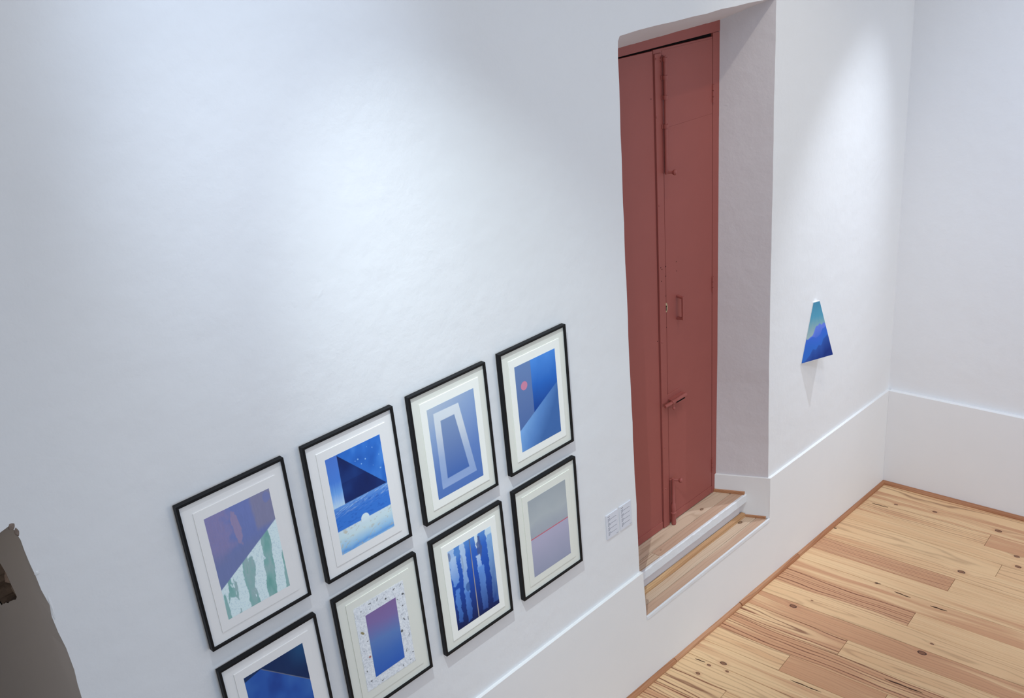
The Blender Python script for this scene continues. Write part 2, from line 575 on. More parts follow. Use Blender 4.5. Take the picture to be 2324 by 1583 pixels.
loop = [(0.585, 0.0), (0.585, dado_top(0.585))]
for x in (1.2, 2.1, 2.7, 3.276):
    loop.append((x, dado_top(x)))
loop += [(3.279, 0.70), (3.284, 0.60), (3.288, 0.52), (3.290, 0.456)]
loop += [(4.492, 0.456), (4.492, 0.6), (4.494, dado_top(4.494))]
for x in (5.0, 5.5, 6.03):
    loop.append((x, dado_top(x)))
loop += [(6.03, 0.0)]
pts, tris = poly_with_holes(loop, [])
dm = MB()
nl = len(loop)
dm.add([(x, -T, z) for x, z in loop] + [(x, 0.004, z) for x, z in loop], tris + [(i, (i + 1) % nl, nl + (i + 1) % nl, nl + i) for i in range(nl)])
dm.build('trim_1', M['dado'], kind='structure', bevel=0.0015)
dm = MB()
dzt = dado_top(5.99)
a, b = (XD, -T), (XD + KB * 6.9, -6.9)
dm.hexa([(a[0], a[1], 0), (b[0], b[1], 0), (b[0] + .04, b[1], 0), (a[0] + .04, a[1], 0)],
        [(a[0], a[1], dzt), (b[0], b[1], dzt - 0.03), (b[0] + .04, b[1], dzt - 0.03), (a[0] + .04, a[1], dzt)])
dm.build('trim_2', M['dado'], kind='structure', bevel=0.0015)
dm = MB()
dm.hexa([(4.494, -T, 0.46), (4.520, 0.0, 0.46), (4.40, 0.30, 0.46), (4.336, 0.30, 0.46)],
        [(4.494, -T, 0.757), (4.520, 0.0, 0.757), (4.40, 0.30, 0.752), (4.336, 0.30, 0.752)])
dm.build('trim_3', M['dado'], kind='structure', bevel=0.0015)


# ------------------------------------------------------------------ floor
def traits(o, r, red=0.3, grain=0.4, freq=60, cath=0.0, apex=0.5, knots=()):
    o['seed'] = float(r.uniform(0, 40))
    o['red'] = float(red)
    o['grain'] = float(grain)
    o['freq'] = float(freq)
    o['cath'] = float(cath)
    o['apex'] = float(apex)
    ks = list(knots) + [(50.0, 0.0, 0.001)] * 3
    for nme, k in zip(('knot_a', 'knot_b', 'knot_c'), ks):
        o[nme] = [float(v) for v in k]


def plank_mesh(name, u0, u1, w, th, to_world, mat, parent, origin=(0, 0, 0), uoff=0.0, ends=None, bev=0.0012):
    """board lying along u, across v; bevelled top edge; to_world(u, v, h) -> xyz"""
    g = 0.0009
    e0 = u0 + g
    e1 = u1 - g
    v0, v1 = -w / 2 + g, w / 2 - g
    ring = lambda d, h: [(e0 + d, v0 + d, h), (e1 - d, v0 + d, h), (e1 - d, v1 - d, h), (e0 + d, v1 - d, h)]
    P = ring(0, -th) + ring(0, -bev) + ring(bev, 0)
    me = bpy.data.meshes.new(name)
    ox, oy, oz = origin
    V = [to_world(*p) for p in P]
    me.from_pydata([(x - ox, y - oy, z - oz) for x, y, z in V], [], [(0, 1, 5, 4), (1, 2, 6, 5), (2, 3, 7, 6), (3, 0, 4, 7), (4, 5, 9, 8), (5, 6, 10, 9), (6, 7, 11, 10), (7, 4, 8, 11), (8, 9, 10, 11)])
    uvl = me.uv_layers.new(name='UVMap')
    for lp in me.loops:
        p = P[lp.vertex_index]
        uvl.data[lp.index].uv = (p[0] + uoff, p[1])
    me.update()
    me.materials.append(mat)
    o = bpy.data.objects.new(name, me)
    COL.objects.link(o)
    o.parent = parent
    return o


fl = MB()
xa, xb = -3.0, 6.9
fl.hexa([(xa, -6.9, zf(xa) - .12), (xb, -6.9, zf(xb) - .12), (xb, 0.0, zf(xb) - .12), (xa, 0.0, zf(xa) - .12)],
        [(xa, -6.9, zf(xa) - .021), (xb, -6.9, zf(xb) - .021), (xb, 0.0, zf(xb) - .021), (xa, 0.0, zf(xa) - .021)])
floor = fl.build('floor', M['subfloor'], kind='structure')
TH = math.radians(6.0)
ROWX = 0.0548 * 2.75
PW = ROWX * math.cos(TH)
ROWS = {   # row: (joints along u, [traits per board])
    -2: ([1.9], [dict(red=.25, grain=.65, freq=48, cath=.5, apex=.9)]),
    -1: ([2.3], [dict(red=.55, grain=.3, freq=55, knots=[(.221, -.037, .013), (.47, .008, .015), (.88, -.006, .022)])]),
    0: ([.87, 2.9], [dict(red=.42, grain=.55, freq=50), dict(red=.7, grain=.15, freq=60)]),
    1: ([1.75], [dict(red=.12, grain=.2, freq=40, knots=[(1.085, .060, .017), (1.12, -.048, .018)])]),
    2: ([1.05, 2.6], [dict(red=.2, grain=.35, freq=40, cath=.7, apex=.2), dict(red=.25, grain=.45, freq=50, cath=.9, apex=1.6)]),
    3: ([1.6], [dict(red=.15, grain=.35, freq=42, knots=[(.885, .015, .024), (.03, .02, .01)])]),
    4: ([.893, 2.4], [dict(red=.85, grain=.75, freq=72), dict(red=.1, grain=.25, freq=70)]),
    5: ([2.0], [dict(red=.42, grain=.15, freq=40)]),
    6: ([2.6], [dict(red=.5, grain=.12, freq=45, knots=[(.549, .0745, .010)])]),
    7: ([.856, 2.2], [dict(red=.85, grain=1.0, freq=50), dict(red=.05, grain=.15, freq=60)]),
    8: ([1.9], [dict(red=.12, grain=.3, freq=60, cath=.6, apex=.5, knots=[(.33, .0, .006), (1.04, .0, .010)])]),
    9: ([2.5], [dict(red=.72, grain=.25, freq=50, knots=[(.276, .040, .024), (1.035, .046, .026)])]),
    10: ([.676, 2.3], [dict(red=.7, grain=.95, freq=52, cath=1.0, apex=.10), dict(red=.15, grain=.35, freq=60, cath=.8, apex=1.1)]),
    11: ([1.8], [dict(red=.55, grain=.95, freq=46)]),
    12: ([.497, 1.045, 2.4], [dict(red=.15, grain=.45, freq=42, cath=1.0, apex=.25), dict(red=.75, grain=.2, freq=60), dict(red=.1, grain=.2, freq=50)]),
    13: ([1.6], [dict(red=.62, grain=.25, freq=45, knots=[(.239, -.045, .020)])]),
    14: ([2.1], [dict(red=.18, grain=.35, freq=46, cath=.8, apex=.1, knots=[(.195, .050, .011), (.177, -.043, .013), (.302, .06, .010)])]),
    15: ([.387, 1.9], [dict(red=.35, grain=.9, freq=46, cath=1.0, apex=.0), dict(red=.2, grain=.5, freq=50)]),
    16: ([1.3], [dict(red=.6, grain=.95, freq=60)]),
}
rp = random.Random(11)
UMAX = 4.3
for k in range(-4, 32):
    xk = 2.0805 * 2.75 - ROWX * (k + 0.5)     # board centre where it meets the long wall
    js, tr = ROWS.get(k, ([rp.uniform(.5, 1.6), rp.uniform(2.2, 3.4)], []))
    cuts = [0.0] + list(js)
    while cuts[-1] < UMAX - 1.2:
        cuts.append(cuts[-1] + rp.uniform(1.0, 1.9))
    cuts = [c for c in cuts if c < UMAX] + [UMAX]
    for i, (u0, u1) in enumerate(zip(cuts[:-1], cuts[1:])):
        dz = rp.uniform(-0.0006, 0.0006)

        def tw(u, v, h, xk=xk, dz=dz):
            x = xk + u * math.sin(TH) + v * math.cos(TH)
            y = -u * math.cos(TH) + v * math.sin(TH)
            return (x, y, zf(x) + h + dz)
        # boards start under the dado face and run out under the far wall: trim the last rows
        ustart = u0 + (0.010 if i == 0 else 0)
        x_far = tw(ustart, PW / 2, 0)[0]
        if x_far - PW > XB - 0.02:
            continue
        o = plank_mesh('plank', ustart, u1, PW, 0.02, tw, M['floor_wood'], floor)
        d = tr[i] if i < len(tr) else dict(red=rp.choice([.1, .15, .3, .5, .75]), grain=rp.uniform(.15, .7), freq=rp.uniform(42, 75), cath=rp.choice([0, 0, .7, 1]), apex=u0 + rp.uniform(0, .5),
                                          knots=[(u0 + rp.uniform(.1, .9), rp.uniform(-.05, .05), rp.uniform(.008, .02))] if rp.random() < .5 else ())
        traits(o, rp, **d)

for (x0, y0), (x1, y1), w_ in [((4.862, -.66), (4.866, -.76), .006), ((4.866, -.88), (4.878, -.975), .007), ((4.121, -.965), (4.146, -1.165), .007), ((3.790, -.590), (3.812, -.765), .006), ((4.874, -.53), (4.879, -.565), .006), ((5.70, -.09), (5.715, -.20), .005), ((3.60, -.10), (3.61, -.16), .005), ((5.26, -.02), (5.265, -.06), .010)]:
    d_ = Vector((x1 - x0, y1 - y0, 0))
    n_ = Vector((d_.y, -d_.x, 0)).normalized() * w_ * .7
    p0_, p1_ = Vector((x0, y0, zf(x0) + .0017)), Vector((x1, y1, zf(x1) + .0017))
    cps = [p0_] + [p0_ + (p1_ - p0_) * t + n_ * k_ for t, k_ in ((.2, .9), (.45, .5), (.7, 1.0), (.88, .3))] + [p1_] + [p0_ + (p1_ - p0_) * t - n_ * k_ for t, k_ in ((.85, .6), (.6, .2), (.35, 1.0), (.15, .3))]
    MB().prism([tuple(p) for p in cps], (0, 0, -.002)).build('split', M['knot_dark'], floor)

# brown strips in the gap between floor and walls
base = MB()


def strip_piece(name, p0, p1, nrm, w, h, mat, kind=None, parent=None, r=rp):
    """quarter-round strip between two floor points, nrm points to the room"""
    p0, p1, nrm = Vector(p0), Vector(p1), Vector(nrm)
    prof = [(0, 0), (w, 0), (w, h * .35), (w * .82, h * .75), (w * .45, h * .97), (0, h)]
    me = bpy.data.meshes.new(name)
    npf = len(prof)
    V = []
    for p in (p0, p1):
        V += [tuple(p + nrm * a + Vector((0, 0, b))) for a, b in prof]
    F = [(i, (i + 1) % npf, npf + (i + 1) % npf, npf + i) for i in range(npf)] + [tuple(range(npf)), tuple(range(2 * npf - 1, npf - 1, -1))]
    me.from_pydata(V, [], F)
    uvl = me.uv_layers.new(name='UVMap')
    L = (p1 - p0).length
    for lp in me.loops:
        vi = lp.vertex_index
        uvl.data[lp.index].uv = (0 if vi < npf else L, (vi % npf) * 0.008)
    bm = bmesh.new()
    bm.from_mesh(me)
    bmesh.ops.recalc_face_normals(bm, faces=bm.faces)
    bm.to_mesh(me)
    bm.free()
    me.materials.append(mat)
    o = bpy.data.objects.new(name, me)
    COL.objects.link(o)
    traits(o, r, red=r.uniform(.2, .7), grain=.4, freq=90)
    if parent:
        o.parent = parent
    if kind:
        o['kind'] = kind
    return o


def zs(x):
    return zf(x) - 0.002


cuts = [0.59, 1.95, 3.505, 4.16, 4.82, XD]
root = None
for i, (a, b) in enumerate(zip(cuts[:-1], cuts[1:])):
    j = rp.uniform(-.0015, .0015)
    o = strip_piece('baseboard_left' if root is None else 'strip', (a + .004, -T, zs(a)), (b - .001, -T, zs(b)), (0, -1, 0), 0.0235 + j, 0.023 + j, M['strip_wood'], 'structure' if root is None else None, root)
    if root is None:
        root = o
root = None
n2 = Vector((-1, -KB, 0)).normalized()
for i, (a, b) in enumerate([(0.016, 1.05), (1.05, 2.9), (2.9, 4.3)]):
    pa_, pb_ = (XD + KB * (a - T), -a, 0), (XD + KB * (b - T), -b, 0)
    o = strip_piece('baseboard_right' if root is None else 'strip', (pa_[0], pa_[1], zs(pa_[0])), (pb_[0], pb_[1], zs(pb_[0])), n2, 0.026, 0.024, M['strip_wood'], 'structure' if root is None else None, root)
    if root is None:
        root = o

# ------------------------------------------------------------------ steps in the recess
LT, UT = 0.474, 0.631
ls = empty('door_step', (3.9, 0.06, LT))
tag(ls, 'lower wooden step of two boards set flush in the white wall below the red door', 'step')
us = empty('door_step', (3.9, 0.20, UT))
tag(us, 'upper wooden step with whitewashed front edge at the foot of the red door', 'step')


def xr(y):    # right side of the recess at step height (face of its dado)
    return 4.494 - (y + T) * (4.494 - 4.336) / (0.30 + T)


def tread(name, y0, y1, x0, x1, z, th, origin, parent, r, **t):
    w = y1 - y0
    o = plank_mesh(name, x0, x1, w, th, lambda u, v, h: (u, (y0 + y1) / 2 + v, z + h), M['step_wood'], parent, origin, -x0)
    traits(o, r, **t)
    return o


rs = random.Random(3)
lo = tuple(ls.location)
uo = tuple(us.location)
tread('plank', -T + .008, 0.052, 3.286, xr(.052) + .02, LT, .02, lo, ls, rs, red=.7, grain=.15, freq=50)
tread('plank', 0.052, 0.136, 3.29, xr(.136) + .03, LT, .02, lo, ls, rs, red=.0, grain=.25, freq=80, knots=[(1.06, 0.005, .016), (.055, -.01, .012)])
m_ = MB().hexa([(3.29, .108, LT), (3.29, .136, LT), (xr(.136) - .002, .136, LT), (xr(.108) - .004, .108, LT)],
               [(3.29, .112, LT + .024), (3.29, .1355, LT + .028), (xr(.136) - .002, .1355, LT + .028), (xr(.116) - .004, .112, LT + .024)])
mo = m_.build('moulding_strip', M['moulding_wood'], ls, lo, 0.003)
uvl = mo.data.uv_layers.new(name='UVMap')
for lp in mo.data.loops:
    c = mo.data.vertices[lp.vertex_index].co
    uvl.data[lp.index].uv = (c.x, c.y + c.z)
traits(mo, rs, red=.5, grain=.5, freq=60)
mo['label'] = 'orange brown moulding along the back of the lower step'


def end_strip(y0, y1, z, w, h, origin, parent):
    a0, a1 = xr(y0) + .002, xr(y1) + .002
    b = MB().hexa([(a0 - w, y0, z), (a0, y0, z), (a1, y1, z), (a1 - w, y1, z)], [(a0 - w, y0, z + h), (a0, y0, z + h), (a1, y1, z + h), (a1 - w, y1, z + h)])
    o = b.build('end_strip', M['strip_wood'], parent, origin, 0.0015)
    uvl = o.data.uv_layers.new(name='UVMap')
    for lp in o.data.loops:
        c = o.data.vertices[lp.vertex_index].co
        uvl.data[lp.index].uv = (c.y, c.x + c.z)
    traits(o, rs, red=.1, grain=.3, freq=70)
    return o


end_strip(0.004, 0.112, LT, .013, .014, lo, ls)
# white painted front lip of the lower step
MB().box(3.290, 4.492, -T - .0030, -T + .0085, LT - .019, LT + .0018).build('painted_lip', M['whitewash'], ls, lo, .001)
# upper step
tread('plank', .112, .190, 3.29, 3.60, UT, .02, uo, us, rs, red=.2, grain=.75, freq=62)
tread('plank', .112, .190, 3.60, xr(.19) + .03, UT, .02, uo, us, rs, red=.75, grain=.2, freq=50, knots=[(.05, 0.01, .007)])
tread('plank', .190, .300, 3.35, xr(.30) + .04, UT, .02, uo, us, rs, red=.05, grain=.35, freq=60, cath=.6, apex=.2, knots=[(.78, -.02, .014), (.93, .01, .004)])
nz = MB()
rn = random.Random(9)
xs = np.linspace(3.28, xr(.11), 46)
V, F = [], []
for i, x in enumerate(xs):
    j = rn.uniform(-.0012, .0012)
    V += [(x, .108 + j, UT - .052), (x, .108 + j, UT - .002 + rn.uniform(-.002, .002)), (x, .1135, UT + .0012), (x, .134, UT - .001), (x, .134, UT - .052)]
for i in range(len(xs) - 1):
    for q in range(5):
        a_, b_ = i * 5 + q, i * 5 + (q + 1) % 5
        F.append((a_, b_, b_ + 5, a_ + 5))
F += [(0, 1, 2, 3, 4), tuple(5 * (len(xs) - 1) + q for q in (4, 3, 2, 1, 0))]
nz.add(V, F)
nz.build('nosing', M['whitewash'], us, uo, label='whitewashed front edge of the upper step')
MB().box(3.28, xr(.13) - .028, .136, .148, LT, UT - .05).build('riser', M['reveal'], us, uo, .001)  # darker plaster colour stands in for shade under the nosing
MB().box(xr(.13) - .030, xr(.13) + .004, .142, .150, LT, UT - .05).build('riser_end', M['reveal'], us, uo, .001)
end_strip(0.118, 0.282, UT, .014, .019, uo, us)

# ------------------------------------------------------------------ red door
# local frame: x as in the room, y = 0 on the face of the leaves, z = 0 at the tread; the whole door leans a little into the room
DY = 0.2835
door = empty('door_1', (0, DY, UT), (math.atan(0.0145), 0, 0))
tag(door, kind='structure')


def dpart(mb, name, mat='red', parent=None, bevel=.002, **kw):
    return mb.build(name, M[mat], parent or door, (0, 0, 0), bevel, **kw)


ZT = 2.715          # top of the leaves
dpart(MB().box(3.30, 4.45, .012, .045, -.02, 2.80), 'dark_backing', 'slot', bevel=0)
dpart(MB().hexa([(3.30, -.002, 2.704), (4.40, -.002, 2.724), (4.40, .03, 2.724), (3.30, .03, 2.704)], [(3.30, -.002, 2.85), (4.40, -.002, 2.85), (4.40, .03, 2.85), (3.30, .03, 2.85)]), 'head_rail')
dpart(MB().box(4.3165, 4.42, -.001, .03, 0.0, 2.722), 'frame_stile')
ll = dpart(MB().box(3.32, 3.8265, 0, .03, 0.004, ZT - .0135), 'door_leaf')
dpart(MB().box(3.32, 3.8255, -.003, .001, 0.003, .050), 'kick_rail', parent=ll, bevel=.001)
rl = dpart(MB().box(3.8300, 4.3120, 0, .03, 0.006, ZT - .010), 'door_leaf')
dpart(MB().box(3.8310, 3.884, -.008, .001, 0.002, ZT - .03), 'astragal', parent=rl, bevel=.0015)
dpart(MB().box(3.896, 4.3110, -.003, .001, 0.007, .054), 'kick_rail', parent=rl, bevel=.001)
dpart(MB().box(3.896, 4.3110, -.0016, .001, .058, 2.3195), 'sheet_panel', parent=rl, bevel=.0006)
dpart(MB().box(3.896, 4.3110, -.0013, .001, 2.3197, ZT - .02), 'sheet_panel', parent=rl, bevel=.0006)
for x, z in [(3.838, 2.663), (3.872, 2.655), (3.836, 2.388), (3.842, 1.943), (3.844, 1.186), (3.848, .538), (3.852, .263)]:
    dpart(MB().lathe((x, -.008, z), (0, -1, 0), [(0, .0055), (.0022, .0045), (.0034, .002)], 10), 'rivet', parent=rl, bevel=0, smooth=True)
for x, z in [(4.3145, 2.42), (4.3145, 1.37), (4.3145, .20)]:
    h_ = MB()
    for q in range(3):
        h_.tube((x, -.004, z - .045 + q * .031), (x, -.004, z - .045 + q * .031 + .029), .006, n=10)
    h_.box(x - .002, x + .018, -.0025, .0, z - .045, z + .045)
    dpart(h_, 'hinge', bevel=.0004)
hs = MB()
for x, z in [(3.846, 1.609), (3.856, 1.597), (3.896, 1.600), (3.890, 1.594), (3.986, 1.600), (3.990, 1.547), (3.895, 1.546), (3.889, 1.540), (3.850, 1.533), (3.893, 1.435), (3.893, 1.255), (3.815, 1.2), (3.806, 2.48)]:
    yy = -.0083 if 3.831 < x < 3.885 else (-.0018 if x > 3.885 else -.0002)
    hs.tube((x, yy, z), (x, .001, z), .0028, n=8)
tag(dpart(hs, 'screw_holes', 'slot', bevel=0), kind='stuff')
# brass keyhole plate
esc = MB()
ring = [(3.889 + .0145 * math.cos(t), 1.370 + .0275 * math.sin(t)) for t in np.linspace(0, 2 * math.pi, 25)[:-1]]
esc.prism([(x, -.0016, z) for x, z in ring], (0, -.0030, 0))
eo = dpart(esc, 'keyhole_plate', 'brass', rl, .001, label='oval brass keyhole plate')
kh = MB()
kh.lathe((3.889, -.0045, 1.377), (0, -1, 0), [(0, .0060), (.0006, .0060)], 14)
kh.box(3.8855, 3.8925, -.0052, -.004, 1.353, 1.377)
dpart(kh, 'keyhole', 'slot', eo, 0)
# pull handle
hd = MB()
hd.hexa([(3.984, -.001, 1.268), (4.004, -.001, 1.268), (4.004, -.001, 1.282), (3.984, -.001, 1.282)], [(3.986, -.034, 1.273), (4.001, -.034, 1.273), (4.001, -.034, 1.284), (3.986, -.034, 1.284)])
hd.hexa([(3.984, -.001, 1.396), (4.004, -.001, 1.396), (4.004, -.001, 1.410), (3.984, -.001, 1.410)], [(3.986, -.034, 1.394), (4.001, -.034, 1.394), (4.001, -.034, 1.405), (3.986, -.034, 1.405)])
hd.box(3.986, 4.001, -.042, -.032, 1.272, 1.406)
dpart(hd, 'pull_handle', parent=rl, bevel=.0022)


def bolt_bracket(x, z, name='bracket'):
    b = MB()
    b.box(x - .017, x + .017, -.014, -.0, z - .010, z + .010)
    b.tube((x, -.022, z - .010), (x, -.022, z + .010), .0125, n=14)
    return b


# upper espagnolette bolt
bt = MB()
bt.box(3.880, 3.900, -.011, -.001, 2.10, 2.672)
ub = dpart(bt, 'upper_bolt', parent=rl, bevel=.001)
b2 = MB()
b2.lathe((3.890, -.022, 2.095), (0, 0, 1), [(0, .0085), (.24, .0085), (.245, .0070), (.37, .0070), (.375, .0085), (.50, .0085), (.575, .0080)], 14)
dpart(b2, 'bolt_rod', parent=ub, bevel=0, smooth=True)
for z in (2.335, 2.475, 2.57, 2.655):
    dpart(bolt_bracket(3.890, z), 'guide', parent=ub, bevel=.001)
kb = MB()
kb.tube((3.890, -.022, 2.105), (3.903, -.050, 2.105), .0065, n=12)
kb.lathe((3.903, -.048, 2.105), (.35, -1, 0), [(0, .007), (.006, .013), (.014, .0155), (.021, .012), (.024, .004)], 16)
dpart(kb, 'knob', parent=ub, bevel=0, smooth=True)
# lower bolt
lb_ = MB().box(3.893, 3.913, -.011, -.001, .03, .30)
lb = dpart(lb_, 'lower_bolt', parent=rl, bevel=.001)
b3 = MB()
b3.lathe((3.903, -.022, .003), (0, 0, 1), [(0, .0135), (.070, .0135), (.072, .017), (.082, .017), (.084, .0135), (.135, .0135), (.142, .008), (.31, .0075)], 14)
dpart(b3, 'bolt_rod', parent=lb, bevel=0, smooth=True)
kb = MB()
kb.tube((3.903, -.022, .303), (3.921, -.050, .303), .0065, n=12)
kb.lathe((3.921, -.048, .303), (.35, -1, 0), [(0, .007), (.006, .013), (.014, .0155), (.021, .012), (.024, .004)], 16)
dpart(kb, 'knob', parent=lb, bevel=0, smooth=True)
dpart(MB().tube((3.903, -.022, -.001), (3.903, -.022, .006), .012, n=14), 'socket', 'slot', lb, 0)
# barrel bolt across the meeting edge
pl = MB().box(3.888, 4.004, -.0045, -.001, .765, .852)
bb = dpart(pl, 'barrel_bolt', parent=rl, bevel=.001)
br = MB()
br.lathe((3.835, -.027, .806), (1, 0, 0), [(0, .0095), (.062, .0095), (.063, .0095)], 16)
dpart(br, 'bolt_bar', parent=bb, bevel=.001, smooth=True)
br = MB()
br.lathe((3.895, -.027, .806), (1, 0, 0), [(0, .0130), (.020, .0135), (.022, .0120), (.100, .0120), (.102, .0135), (.128, .0125)], 18)
br.box(3.895, 4.015, -.022, -.003, .812, .822)
dpart(br, 'barrel', parent=bb, bevel=0, smooth=True)
dpart(MB().box(3.925, 4.000, -.0405, -.034, .7975, .8035), 'slot', 'slot', bb, 0)
dpart(MB().box(3.927, 3.998, -.0415, -.036, .7905, .7965), 'slide_rail', 'red', bb, .001)
kk = MB()
kk.tube((3.905, -.030, .797), (3.905, -.033, .775), .0045, n=10)
kk.lathe((3.905, -.033, .779), (0, -.1, -1), [(0, .005), (.005, .0085), (.012, .0085), (.017, .004)], 12)
dpart(kk, 'bolt_knob', parent=bb, bevel=0, smooth=True)


# ------------------------------------------------------------------ painted prints (flat artwork, colours computed here)
def vnoise(u, v, su, sv, seed, octv=3):
    """smooth value noise in 0..1"""
    out = np.zeros_like(u)
    amp, tot = 1.0, 0.0
    for o in range(octv):
        g = np.random.default_rng(seed * 17 + o).random((64, 64))
        x = u * su * 2 ** o + 3.1 * o
        y = v * sv * 2 ** o + 1.7 * o
        xi, yi = np.floor(x).astype(int), np.floor(y).astype(int)
        fx, fy = x - xi, y - yi
        fx, fy = fx * fx * (3 - 2 * fx), fy * fy * (3 - 2 * fy)
        a = g[yi % 64, xi % 64] * (1 - fx) + g[yi % 64, (xi + 1) % 64] * fx
        b = g[(yi + 1) % 64, xi % 64] * (1 - fx) + g[(yi + 1) % 64, (xi + 1) % 64] * fx
        out += amp * (a * (1 - fy) + b * fy)
        tot += amp
        amp *= 0.5
    return out / tot


def C(*c):
    return np.array(lin(c))


def ss(a, b, x):
    t = np.clip((x - a) / (b - a), 0, 1)
    return t * t * (3 - 2 * t)


def lay(img, mask, col):
    m_ = np.clip(mask, 0, 1)[..., None]
    return img * (1 - m_) + np.asarray(col) * m_


def grad(t, stops):
    t = np.clip(t, 0, 1)
    out = np.zeros(t.shape + (3,))
    ps = [s[0] for s in stops]
    cs = np.array([C(*s[1]) for s in stops])
    for k in range(3):
        out[..., k] = np.interp(t, ps, cs[:, k])
    return out


def blob(u, v, cu, cv, ru, rv, seed=1, n=.25):
    d = np.sqrt(((u - cu) / ru) ** 2 + ((v - cv) / rv) ** 2) + n * (vnoise(u, v, 22, 26, seed, 2) - .5) * 2
    return ss(1.08, .92, d)


def art_1(u, v):          # mauve slope over green and white
    n = vnoise(u, v, 26, 9, 3)
    img = grad(.2 + .5 * v + .35 * (vnoise(u, v, 4, 3, 5) - .5), [(0, (112, 122, 176)), (.5, (106, 119, 168)), (1, (110, 126, 158))])
    mau = ss(.35, .15, u + .25 * (vnoise(u, v, 9, 14, 8) - .5) + .12 * ss(.3, .5, v) - .06) * ss(.52, .33, v)
    img = lay(img, mau * (.55 + .35 * vnoise(u, v, 60, 80, 9, 2)), C(136, 126, 162))
    lick = blob(u, v, .40 + .12 * (v - .05), .20, .055, .17, 10, .25)
    img = lay(img, lick * .8, C(148, 132, 160))
    gr = ss(.66, .72, u + .05 * (vnoise(u, v, 12, 14, 12) - .5)) * ss(.36, .28, v)
    img = lay(img, gr * .8, C(131, 128, 150))
    img = lay(img, blob(u, v, .93, .06, .06, .05, 13) * .6, C(110, 122, 175))
    img = lay(img, ss(.3, .46, v) * .45, C(112, 118, 150))
    img *= (1 + .10 * (vnoise(u, v, 70, 14, 14) - .5))[..., None]
    # lower right triangle
    tri = ss(-.004, .004, v - (.70 - .395 * u))
    g = grad(vnoise(u, v, 14, 7, 21), [(0, (96, 152, 142)), (.45, (128, 170, 165)), (.8, (148, 172, 172)), (1, (110, 168, 152))])
    wn = vnoise(u, v, 11, 4.5, 23, 4)
    wfield = wn + .22 * np.sin(u * 21 + 1.1 + 2.2 * (v - .5)) + .10 * (1 - v)
    w = ss(.52, .545, wfield)
    w = np.maximum(w, blob(u, v, .93, .62, .05, .30, 24, .2))
    w = np.maximum(w, blob(u, v, .30, .84, .075, .19, 25, .25))
    w = np.maximum(w, blob(u, v, .60, .56, .13, .10, 26, .3))
    w = np.maximum(w, blob(u, v, .12, .93, .09, .12, 27, .3))
    w = np.minimum(w, 1 - blob(u, v, .50, .63, .06, .10, 28, .3))
    w = np.minimum(w, 1 - blob(u, v, .76, .52, .045, .18, 29, .3))
    w = np.minimum(w, 1 - blob(u, v, .025, .97, .03, .22, 30, .1))
    g = lay(g, w, C(206, 222, 226))
    g = lay(g, w * ss(.62, .75, vnoise(u, v, 90, 120, 31, 1)) * .5, C(172, 196, 198))
    return lay(img, tri, g)


def art_2(u, v):          # blue night scene with pale sun over a white band
    img = grad(.5 + 1.1 * (vnoise(u, v, 5, 5, 40) - .5), [(0, (30, 82, 165)), (.5, (45, 106, 190)), (1, (72, 134, 210))])
    for (a, b, r) in [(.55, .14, .012), (.50, .145, .008), (.68, .17, .013), (.92, .33, .014), (.83, .09, .009), (.60, .20, .009), (.93, .19, .009), (.80, .27, .007), (.74, .06, .006)]:
        img = lay(img, blob(u, v, a, b, r, r * .6, 41, .3) * .7, C(150, 195, 235))
    dk = ss(-.003, .003, v - (.01 + (u - .205) * .5 / .785))
    dg = grad(vnoise(u, v, 3, 3, 42) * .9 + .1 * (v < .3), [(0, (10, 24, 68)), (.5, (14, 36, 92)), (1, (30, 68, 135))])
    img = lay(img, dk * ss(.16, .21, u), dg)
    st = ss(.207, .201, u)
    sg = grad(v / .51 + .12 * (vnoise(u, v, 60, 12, 43) - .5), [(0, (72, 112, 190)), (.5, (70, 120, 200)), (.72, (105, 155, 215)), (1, (176, 202, 228))])
    img = lay(img, st, sg)
    sea = ss(.507, .511, v)
    wv = vnoise(u, v * (1 + .25 * u), 9, 130, 44, 2)
    sc = grad(ss(.5, .62, v), [(0, (92, 140, 205)), (1, (52, 112, 196))])
    sc = lay(sc, ss(.55, .75, wv) * ss(.66, .53, v) * .7, C(165, 192, 220))
    sc = lay(sc, ss(.60, .8, vnoise(u, v, 14, 70, 45, 2)) * .4, C(30, 80, 170))
    img = lay(img, sea, sc)
    band = ss(.752, .756, v)
    bg = grad((v - .75) / .25 + .2 * (vnoise(u, v, 5, 5, 46) - .5), [(0, (196, 212, 218)), (.35, (190, 210, 214)), (.75, (140, 182, 214)), (.92, (92, 146, 205)), (1, (126, 172, 215))])
    bg = lay(bg, ss(.68, .8, vnoise(u + .6 * v, v, 26, 50, 47, 2)) * .5, C(170, 168, 150))
    img = lay(img, band, bg)
    d = np.sqrt(((u - .505) / .078) ** 2 + ((v - .752) / .052) ** 2)
    img = lay(img, ss(1.02, .95, d) * ss(.80, .74, v), C(206, 220, 224))
    img = lay(img, blob(u, v, .13, .79, .03, .012, 48, .4) * .6, C(178, 160, 128))
    return img


def inside(u, v, poly):
    m_ = np.ones_like(u)
    for (a, b), (c, d) in zip(poly, poly[1:] + poly[:1]):
        m_ = np.minimum(m_, ss(-.004, .004, ((c - a) * (v - b) - (d - b) * (u - a)) / math.hypot(c - a, d - b)))
    return m_


